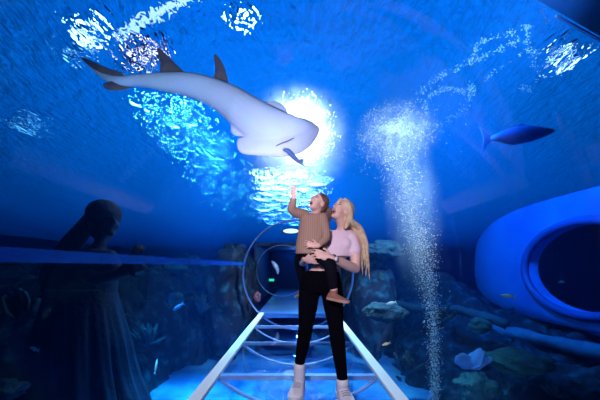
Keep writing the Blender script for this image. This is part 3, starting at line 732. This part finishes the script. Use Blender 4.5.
def shoe_mesh(heel, toe, up, w, h, ankle, ar):
    heel, toe = Vector(heel), Vector(toe); d = (toe-heel); Ln = d.length; d.normalize(); u = Vector(up); u = (u-d*u.dot(d)).normalized(); s_ = d.cross(u)
    bm = new(); rings = []
    for t_, ww, hh in ((-.02, .5, .55), (.06, .78, .95), (.22, .82, 1.0), (.42, .86, .86), (.6, .98, .66), (.78, 1, .52), (.92, .82, .42), (1.0, .42, .26)):
        c = heel+d*Ln*t_+u*h*hh*.5
        rings.append([c+s_*w*.5*ww*math.cos(a_)*abs(math.cos(a_))**-.25*1 if False else c+s_*w*.5*ww*math.cos(a_)+u*h*hh*.5*math.sin(a_) for a_ in [2*math.pi*k/18 for k in range(18)]])
    ring_loft(bm, rings); limb(bm, [heel+d*Ln*.2+u*h*.5, Vector(ankle)], [w*.42, ar], 14)
    so = new(); outl = [heel+d*Ln*t_+s_*w*.53*ww for t_, ww in ((-.04, .4), (.02, .72), (.2, .82), (.45, .84), (.65, 1), (.82, 1), (.95, .75), (1.04, .3))]
    outr = [heel+d*Ln*t_-s_*w*.53*ww for t_, ww in ((1.04, .3), (.95, .75), (.82, 1), (.65, 1), (.45, .84), (.2, .82), (.02, .72), (-.04, .4))]
    ring_loft(so, [[p-u*.004 for p in outl+outr], [p+u*h*.26 for p in outl+outr]]); bmesh.ops.recalc_face_normals(so, faces=so.faces)
    la = new()
    for t_ in (.40, .48, .56, .64):
        hh = 1.0-(t_-.22)*.85
        pts = [heel+d*Ln*(t_+(.03 if k == 4 else 0))+s_*w*.30*math.cos(a_)+u*(h*hh*.5+(h*hh*.5+.003)*math.sin(a_)**.5) for k, a_ in enumerate([math.pi*(.12+.76*j/8) for j in range(9)])]
        tube(la, pts, .0045, 6)
    return bm, so, la
M_skin = mat('fair_skin', (.78, .50, .42), .5, sss=.12)
M_skin2 = mat('child_skin', (.80, .50, .42), .5, sss=.12)
M_lip = mat('pink_lips', (.55, .22, .22), .4); M_mouthin = mat('mouth_inside', (.10, .01, .015), .6)
M_eyew = mat('eye_white', (.8, .8, .8), .25); M_iris = mat('brown_iris', (.03, .018, .012), .2)
M_browb = mat('brown_brow', (.10, .055, .035), .7)
M_blonde = mat('blonde_hair', (.55, .38, .22), .5, color2=(.78, .62, .44), noise_scale=22, bump=.5, bscale=60)
M_brown = mat('brown_hair', (.10, .05, .035), .55, color2=(.20, .11, .08), noise_scale=25, bump=.4, bscale=60)
M_tee = mat('pale_pink_tee', (.85, .66, .76), .8, bump=.25, bscale=9)
M_pants = mat('black_trousers', (.002, .002, .005), .95, spec=.05)
M_shirt = mat('tan_striped_shirt', (.42, .27, .20), .85)
n = M_shirt.node_tree.nodes; l = M_shirt.node_tree.links
t = n.new('ShaderNodeTexCoord'); wv = n.new('ShaderNodeTexWave'); wv.bands_direction = 'X'; wv.inputs['Scale'].default_value = 22; wv.inputs['Distortion'].default_value = .4
r_ = n.new('ShaderNodeValToRGB'); r_.color_ramp.elements[0].position = .35; r_.color_ramp.elements[0].color = (.33, .20, .15, 1); r_.color_ramp.elements[1].position = .6; r_.color_ramp.elements[1].color = (.42, .27, .20, 1)
l.new(t.outputs['Object'], wv.inputs[0]); l.new(wv.outputs[0], r_.inputs[0]); l.new(r_.outputs[0], n['Principled BSDF'].inputs['Base Color'])
M_legging = mat('dark_leggings', (.004, .004, .010), .9, spec=.1)
M_sneak = mat('white_canvas', (.75, .75, .80), .6, bump=.2, bscale=40); M_sole = mat('white_rubber', (.72, .74, .80), .5); M_lace = mat('grey_lace', (.28, .30, .42), .7)
M_mocc = mat('brown_suede', (.30, .13, .10), .8); M_mocsole = mat('tan_sole', (.42, .27, .2), .7)

# ---- woman
W0 = Vector((P(322, 395, 2.53).x, 2.53, 0))
woman = empty('person', W0)
tag(woman, 'woman with long blonde hair, pale cropped tee and black trousers, holding a child', 'person')
hc = P(341.5, 211.5, 2.47)
fw = Vector((-.66, -.60, .42)); upv = Vector((.40, .12, .88))
B = basis(fw, upv)
HS = .90
sh_r = P(326, 237, 2.58); sh_l = P(353.5, 239.5, 2.50)
el_l = P(355.5, 269, 2.46); wr_l = P(331.5, 258, 2.235)
el_r = P(303, 262, 2.60); wr_r = P(305, 259, 2.38)
hipL, hipR = P(331, 285, 2.55), P(310, 285, 2.57)
kneeR, ankR = P(306, 325, 2.54), P(299.5, 366, 2.62)
kneeL, ankL = P(336, 327, 2.48), P(342.5, 382, 2.47)
bm = new()
T, q, S, lips = head_mesh(bm, hc, B, HS, .012)
limb(bm, [T(0, -.022, -.055), P(342, 226, 2.51), P(341, 232, 2.53)], [.048, .040, .046])
trunk(bm, [(P(340.5, 231, 2.54), .09, .045), (P(340, 235, 2.54), .145, .07), (P(338, 243, 2.53), .155, .095), (P(334, 254, 2.53), .135, .085), (P(327, 266, 2.53), .122, .082), (P(321, 278, 2.55), .155, .10), (P(320, 287, 2.56), .165, .10)], yaw=.12)
for sg in (-1, 1): ball(bm, P(338+sg*7, 243.5, 2.45), (.03, .03, .03), 16)
limb(bm, [sh_l, sh_l.lerp(el_l, .5)+Vector((.008, 0, 0)), el_l], [.052, .046, .037])
limb(bm, [el_l, el_l.lerp(wr_l, .35), wr_l], [.037, .040, .024])
hand(bm, wr_l, P(311, 251.5, 2.22)-wr_l, (.1, -.9, .35), .98, curl=.42, thumb=1, spread=.07)
limb(bm, [sh_r, sh_r.lerp(el_r, .5), el_r], [.052, .044, .037])
limb(bm, [el_r, el_r.lerp(wr_r, .4), wr_r], [.037, .036, .024])
hand(bm, wr_r, P(321, 260, 2.245)-wr_r, (-.3, -.9, -.15), .96, curl=.4, thumb=-1, spread=.06)
for hp, kn, an in ((hipL, kneeL, ankL), (hipR, kneeR, ankR)):
    limb(bm, [hp, hp.lerp(kn, .5), kn, kn.lerp(an, .35), an], [.078, .068, .048, .046, .030])
o = link('body', bm, M_skin, woman); fuse(o, .0052, 3, .5)
face_parts(woman, T, q, S, HS, lips, .010, M_lip, M_browb, M_iris)
# tee: body and two short sleeves
bm = new()
trunk(bm, [(P(340.5, 230.5, 2.54), .098, .055), (P(340, 234, 2.54), .155, .082), (P(338, 243, 2.525), .168, .112), (P(336, 250, 2.52), .160, .108), (P(334.5, 256.5, 2.52), .150, .102)], yaw=.12)
for sg in (-1, 1): ball(bm, P(337.5+sg*7, 244, 2.47), (.066, .058, .062), 16)
limb(bm, [sh_l+Vector((-.02, 0, .0)), sh_l.lerp(el_l, .36)], [.060, .060]); limb(bm, [sh_r+Vector((.02, 0, 0)), sh_r.lerp(el_r, .45)], [.058, .055])
o = link('cropped_tee', bm, M_tee, woman, origin=P(339, 243, 2.53)); fuse(o, .007, 3)
# trousers
bm = new()
trunk(bm, [(P(323, 270.5, 2.54), .140, .098), (P(321.5, 277, 2.55), .162, .112), (P(320.5, 286, 2.56), .182, .12), (P(320, 292, 2.56), .16, .11)], yaw=.1)
for hp, kn, an in ((hipL, kneeL, ankL), (hipR, kneeR, ankR)):
    limb(bm, [hp, hp.lerp(kn, .5), kn, kn.lerp(an, .3), an+Vector((0, 0, .02))], [.094, .084, .064, .061, .043], 20)
for hp in (hipL, hipR): ball(bm, hp+Vector((0, .05, .02)), (.09, .09, .10), 16)
o = link('trousers', bm, M_pants, woman, origin=P(320, 290, 2.56)); fuse(o, .009, 3)
# hair
hr = random.Random(5)
bm = new()
ball(bm, T(0, -.026, .048), S((.085, .097, .080)), 24, q)
limb(bm, [T(-.03, .045, .098), T(-.066, .02, .06), T(-.083, -.03, .0), T(-.082, -.05, -.06), T(-.075, -.06, -.12)], [.016, .024, .028, .026, .02], 10)
limb(bm, [T(.03, .045, .098), T(.064, .02, .065), T(.078, -.03, .02)], [.016, .022, .024], 10)
ball(bm, T(0, -.055, -.02), S((.072, .062, .085)), 20, q)
ends = []
for k in range(26):
    a_ = k/25
    st = T(.080*math.cos(math.pi*a_), -.03-.055*math.sin(math.pi*a_), .045-.03*a_)
    ex = 350+18*a_*1.0+hr.uniform(-2.2, 2.2); ey = 262+hr.uniform(-8, 12)+6*a_
    dp = 2.60-.10*a_+hr.uniform(-.03, .03)
    m1 = T(.095*math.cos(math.pi*a_), -.06-.05*math.sin(math.pi*a_), -.05)
    m2 = P(350+11*a_+hr.uniform(-1, 1), 229, dp-.01); m3 = P(353+13*a_+hr.uniform(-1.5, 1.5), 247, dp)
    limb(bm, [st, m1, m2, m3, P(ex, ey, dp)], [.022, .024, .020, .015, .003], 8)
o = link('hair', bm, M_blonde, woman, origin=hc); fuse(o, .0055, 1)
# wristwatch on her left wrist
wd = (wr_l-el_l).normalized(); u_, v_ = frame(wd); wc = wr_l-wd*.02
bm = new(); tube(bm, [wc+u_*.029*math.cos(a_)+v_*.029*math.sin(a_) for a_ in [2*math.pi*k/24 for k in range(24)]], .0055, 8, closed=True)
ww = link('wristwatch', bm, mat('dark_strap', (.02, .02, .03), .5), woman, origin=wc)
fd = (Vector((0, -1, .15))-wd*Vector((0, -1, .15)).dot(wd)).normalized(); fc_ = wc+fd*.031
bm = new(); tube(bm, [fc_, fc_+fd*.008], [.019, .018], 20); link('watch_face', bm, mat('watch_white', (.8, .8, .85), .25), ww, origin=fc_)
def sneaker(heel, toe, ankle, parent, w=.098, h=.085, mats=(None, None, None), up=(0, 0, 1), name='sneaker', ar=.042, laces=True):
    a_, b_, c_ = shoe_mesh(heel, toe, up, w, h, ankle, ar)
    u = link(name, a_, mats[0], parent, origin=heel); fuse(u, .006, 2)
    link('sole', b_, mats[1], u, origin=heel, smooth=False)
    if laces: link('laces', c_, mats[2], u, origin=heel)
    else: c_.free()
SM = (M_sneak, M_sole, M_lace)
sneaker(Vector((ankR.x+.010, 2.73, .006)), Vector((ankR.x-.045, 2.43, .006)), ankR+Vector((0, 0, .0)), woman, w=.125, h=.11, mats=SM, ar=.052)
sneaker(Vector((ankL.x-.0, 2.57, .006)), Vector((ankL.x+.035, 2.27, .006)), ankL+Vector((0, 0, .0)), woman, w=.125, h=.11, mats=SM, ar=.052)

# ---- child
C0 = P(313, 250, 2.40)
child = empty('person', C0)
tag(child, 'small child with brown ponytail and tan striped top reaching up from the woman', 'person')
cc = P(318, 203.5, 2.38); CS = .76
Bc = basis(Vector((-.60, -.64, .42)), Vector((.38, .10, .88)))
shl, shr = P(322.5, 218, 2.39), P(304.5, 215, 2.42)
elr, wrr = P(292.5, 210, 2.36), P(293.5, 197, 2.30)
ell, wrl = P(326, 236, 2.33), P(318, 246, 2.285)
kn1, an1 = P(329, 263, 2.25), P(334, 291, 2.27)
bm = new()
T, q, S, lips = head_mesh(bm, cc, Bc, CS, .013)
limb(bm, [T(0, -.02, -.05), P(315.5, 213, 2.40)], [.038, .036])
trunk(bm, [(P(314, 214.5, 2.41), .05, .035), (P(313.5, 219, 2.41), .090, .055), (P(312, 232, 2.41), .095, .07), (P(311, 246, 2.41), .095, .08), (P(312, 255, 2.41), .09, .08)])
limb(bm, [shr, elr, wrr], [.036, .028, .019]); hand(bm, wrr, (.02, -.15, 1), (.5, .85, .1), .68, curl=.45, spread=.22, thumb=1)
limb(bm, [shl, ell, wrl], [.036, .028, .019]); hand(bm, wrl, (-.8, -.1, .15), (.1, -.95, .2), .68, curl=.35, thumb=1)
limb(bm, [P(317, 255, 2.37), kn1, an1], [.058, .042, .027])
limb(bm, [P(305, 255, 2.46), P(299.5, 262, 2.68), P(303, 285, 2.80)], [.058, .042, .027])
o = link('body', bm, M_skin2, child); fuse(o, .0046, 3)
face_parts(child, T, q, S, CS, lips, .013, M_lip, M_browb, M_iris)
bm = new()
trunk(bm, [(P(314, 213.8, 2.41), .056, .042), (P(313.5, 218.5, 2.41), .102, .066), (P(312, 232, 2.41), .112, .082), (P(311.5, 245, 2.41), .126, .092), (P(311.5, 254, 2.41), .130, .098)])
limb(bm, [shr, elr, elr.lerp(wrr, .72)], [.046, .039, .031]); limb(bm, [shl, ell, ell.lerp(wrl, .7)], [.044, .037, .030])
o = link('striped_top', bm, M_shirt, child, origin=P(312, 235, 2.41)); fuse(o, .0062, 3)
bm = new()
limb(bm, [P(317, 254, 2.37), kn1, kn1.lerp(an1, .82)], [.068, .052, .036]); limb(bm, [P(305, 254, 2.46), P(299.5, 262, 2.68), P(302.5, 282, 2.79)], [.066, .050, .036])
ball(bm, P(311.5, 253, 2.42), (.105, .09, .07), 16)
o = link('leggings', bm, M_legging, child, origin=P(312, 255, 2.4)); fuse(o, .006, 3)
bm = new()
ball(bm, T(0, -.026, .048), S((.083, .095, .078)), 24, q); ball(bm, T(0, -.06, -.005), S((.070, .055, .075)), 18, q)
for k in range(9):
    u = hr.uniform(-1, 1)
    limb(bm, [T(u*.02, -.10, .03), P(328.5+u*1.5, 211, 2.43), P(327.5+u*2, 219, 2.44+.01*u), P(325+u*2.5, 226+hr.uniform(-2, 2), 2.44)], [.022, .020, .014, .003], 8)
o = link('hair', bm, M_brown, child, origin=cc); fuse(o, .0052, 1)
SM2 = (M_mocc, M_mocsole, M_lace)
hl = P(328, 298.5, 2.30)
sneaker(hl, P(348, 302.5, 2.20), an1, child, .072, .055, SM2, up=(-.15, .1, 1), name='shoe', ar=.030, laces=False)
hl = P(303, 294, 2.82)
sneaker(hl, P(297, 298, 2.95), P(303, 287, 2.80), child, .068, .05, SM2, up=(0, 0, 1), name='shoe', ar=.028, laces=False)

# ------------------------------------------------------------------ veiled statue on the left
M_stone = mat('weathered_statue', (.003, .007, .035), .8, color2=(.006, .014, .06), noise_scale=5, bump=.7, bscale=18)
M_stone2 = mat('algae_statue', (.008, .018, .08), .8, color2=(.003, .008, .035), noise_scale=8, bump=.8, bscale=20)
SDp = 4.1
st = empty('statue', Vector((P(85, 300, SDp).x, SDp, -1.25))); tag(st, 'tall dark statue of a long-haired draped figure standing in the water', 'statue')
hs = P(106, 221, SDp)
Bs = basis(Vector((.75, -.45, .0)), Vector((0, 0, 1)))
SS = 2.05
bm = new(); T, q, S, lips = head_mesh(bm, hs, Bs, SS, .004)
limb(bm, [T(0, -.02, -.05), P(100, 244, SDp), P(96, 252, SDp)], [.09, .08, .11])
trunk(bm, [(P(96, 249, SDp), .13, .09), (P(92, 254, SDp), .34, .18), (P(85, 275, SDp), .42, .26), (P(82, 300, SDp), .45, .30), (P(84, 315, SDp), .36, .28)])
limb(bm, [P(110, 258, 3.98), P(118, 274, 3.86), P(131, 262, 3.80)], [.11, .085, .05]); hand(bm, P(131, 262, 3.80), (.5, 0, .8), (.5, -.5, 0), 1.7, curl=.6)
limb(bm, [P(75, 258, 4.1), P(92, 278, 3.85), P(126, 272, 3.78)], [.11, .09, .055]); hand(bm, P(126, 272, 3.78), (.9, 0, .4), (.2, -.9, 0), 1.7, curl=.6)
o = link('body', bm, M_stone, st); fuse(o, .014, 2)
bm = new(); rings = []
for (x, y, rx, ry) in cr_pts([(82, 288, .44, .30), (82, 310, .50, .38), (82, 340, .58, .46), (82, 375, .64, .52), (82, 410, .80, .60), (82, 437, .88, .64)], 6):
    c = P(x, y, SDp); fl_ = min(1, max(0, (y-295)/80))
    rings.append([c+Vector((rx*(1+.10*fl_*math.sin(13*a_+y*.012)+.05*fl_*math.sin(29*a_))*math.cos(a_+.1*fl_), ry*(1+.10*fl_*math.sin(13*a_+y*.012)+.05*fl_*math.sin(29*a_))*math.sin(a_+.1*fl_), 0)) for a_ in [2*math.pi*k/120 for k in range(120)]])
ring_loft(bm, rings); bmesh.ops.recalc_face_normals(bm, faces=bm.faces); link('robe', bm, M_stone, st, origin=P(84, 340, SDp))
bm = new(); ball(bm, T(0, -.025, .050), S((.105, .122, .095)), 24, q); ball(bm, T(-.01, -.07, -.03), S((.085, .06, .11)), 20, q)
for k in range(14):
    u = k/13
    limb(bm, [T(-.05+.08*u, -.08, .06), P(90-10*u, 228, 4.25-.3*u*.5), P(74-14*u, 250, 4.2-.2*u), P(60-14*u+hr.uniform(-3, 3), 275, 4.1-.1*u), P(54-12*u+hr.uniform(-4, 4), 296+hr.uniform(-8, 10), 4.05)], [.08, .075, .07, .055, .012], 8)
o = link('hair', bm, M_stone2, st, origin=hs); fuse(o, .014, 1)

# passage details
bm = new(); c = P(271, 280, 13.5); box(bm, c-Vector((.16, .02, .07)), c+Vector((.16, .02, .07))); o = link('exit_sign', bm, M_gantry, smooth=False, origin=c)
tag(o, 'small green lit sign low in the dark passage beyond the tunnel', 'sign')
bm = new(); box(bm, c-Vector((.14, .026, .055)), c-Vector((-.14, .021, -.055))); link('sign_face', bm, emit('sign_green', (.05, .8, .45), 1.2), o, smooth=False)
bm = new(); pt = cr_pts([(-.78, 8.9, 1.25), (-.70, 8.9, 1.15), (-.62, 8.9, 1.0), (-.60, 8.9, .86)], 5); tube(bm, pt, [.02+.05*math.sin(math.pi*i/(len(pt)-1)) for i in range(len(pt))], 12)  # pale curved tube, tapered at both ends
o = link('curved_form', bm, M_steel, origin=pt[8]); tag(o, 'pale curved bracket hanging inside the dark tunnel mouth', 'form')
c = P(291, 231, 9.2); root = empty('wall_lamp', c); tag(root, 'bright white bulkhead lamp above the tunnel mouth left of the child', 'lamp')
bm = new(); box(bm, c-Vector((.30, -.03, .08)), c+Vector((.30, .12, .08))); link('housing', bm, M_gantry, root, smooth=False)
bm = new(); ball(bm, c, (.24, .08, .07), 20); link('diffuser', bm, emit('bulkhead_glow', (.5, .8, 1), 1.6), root)
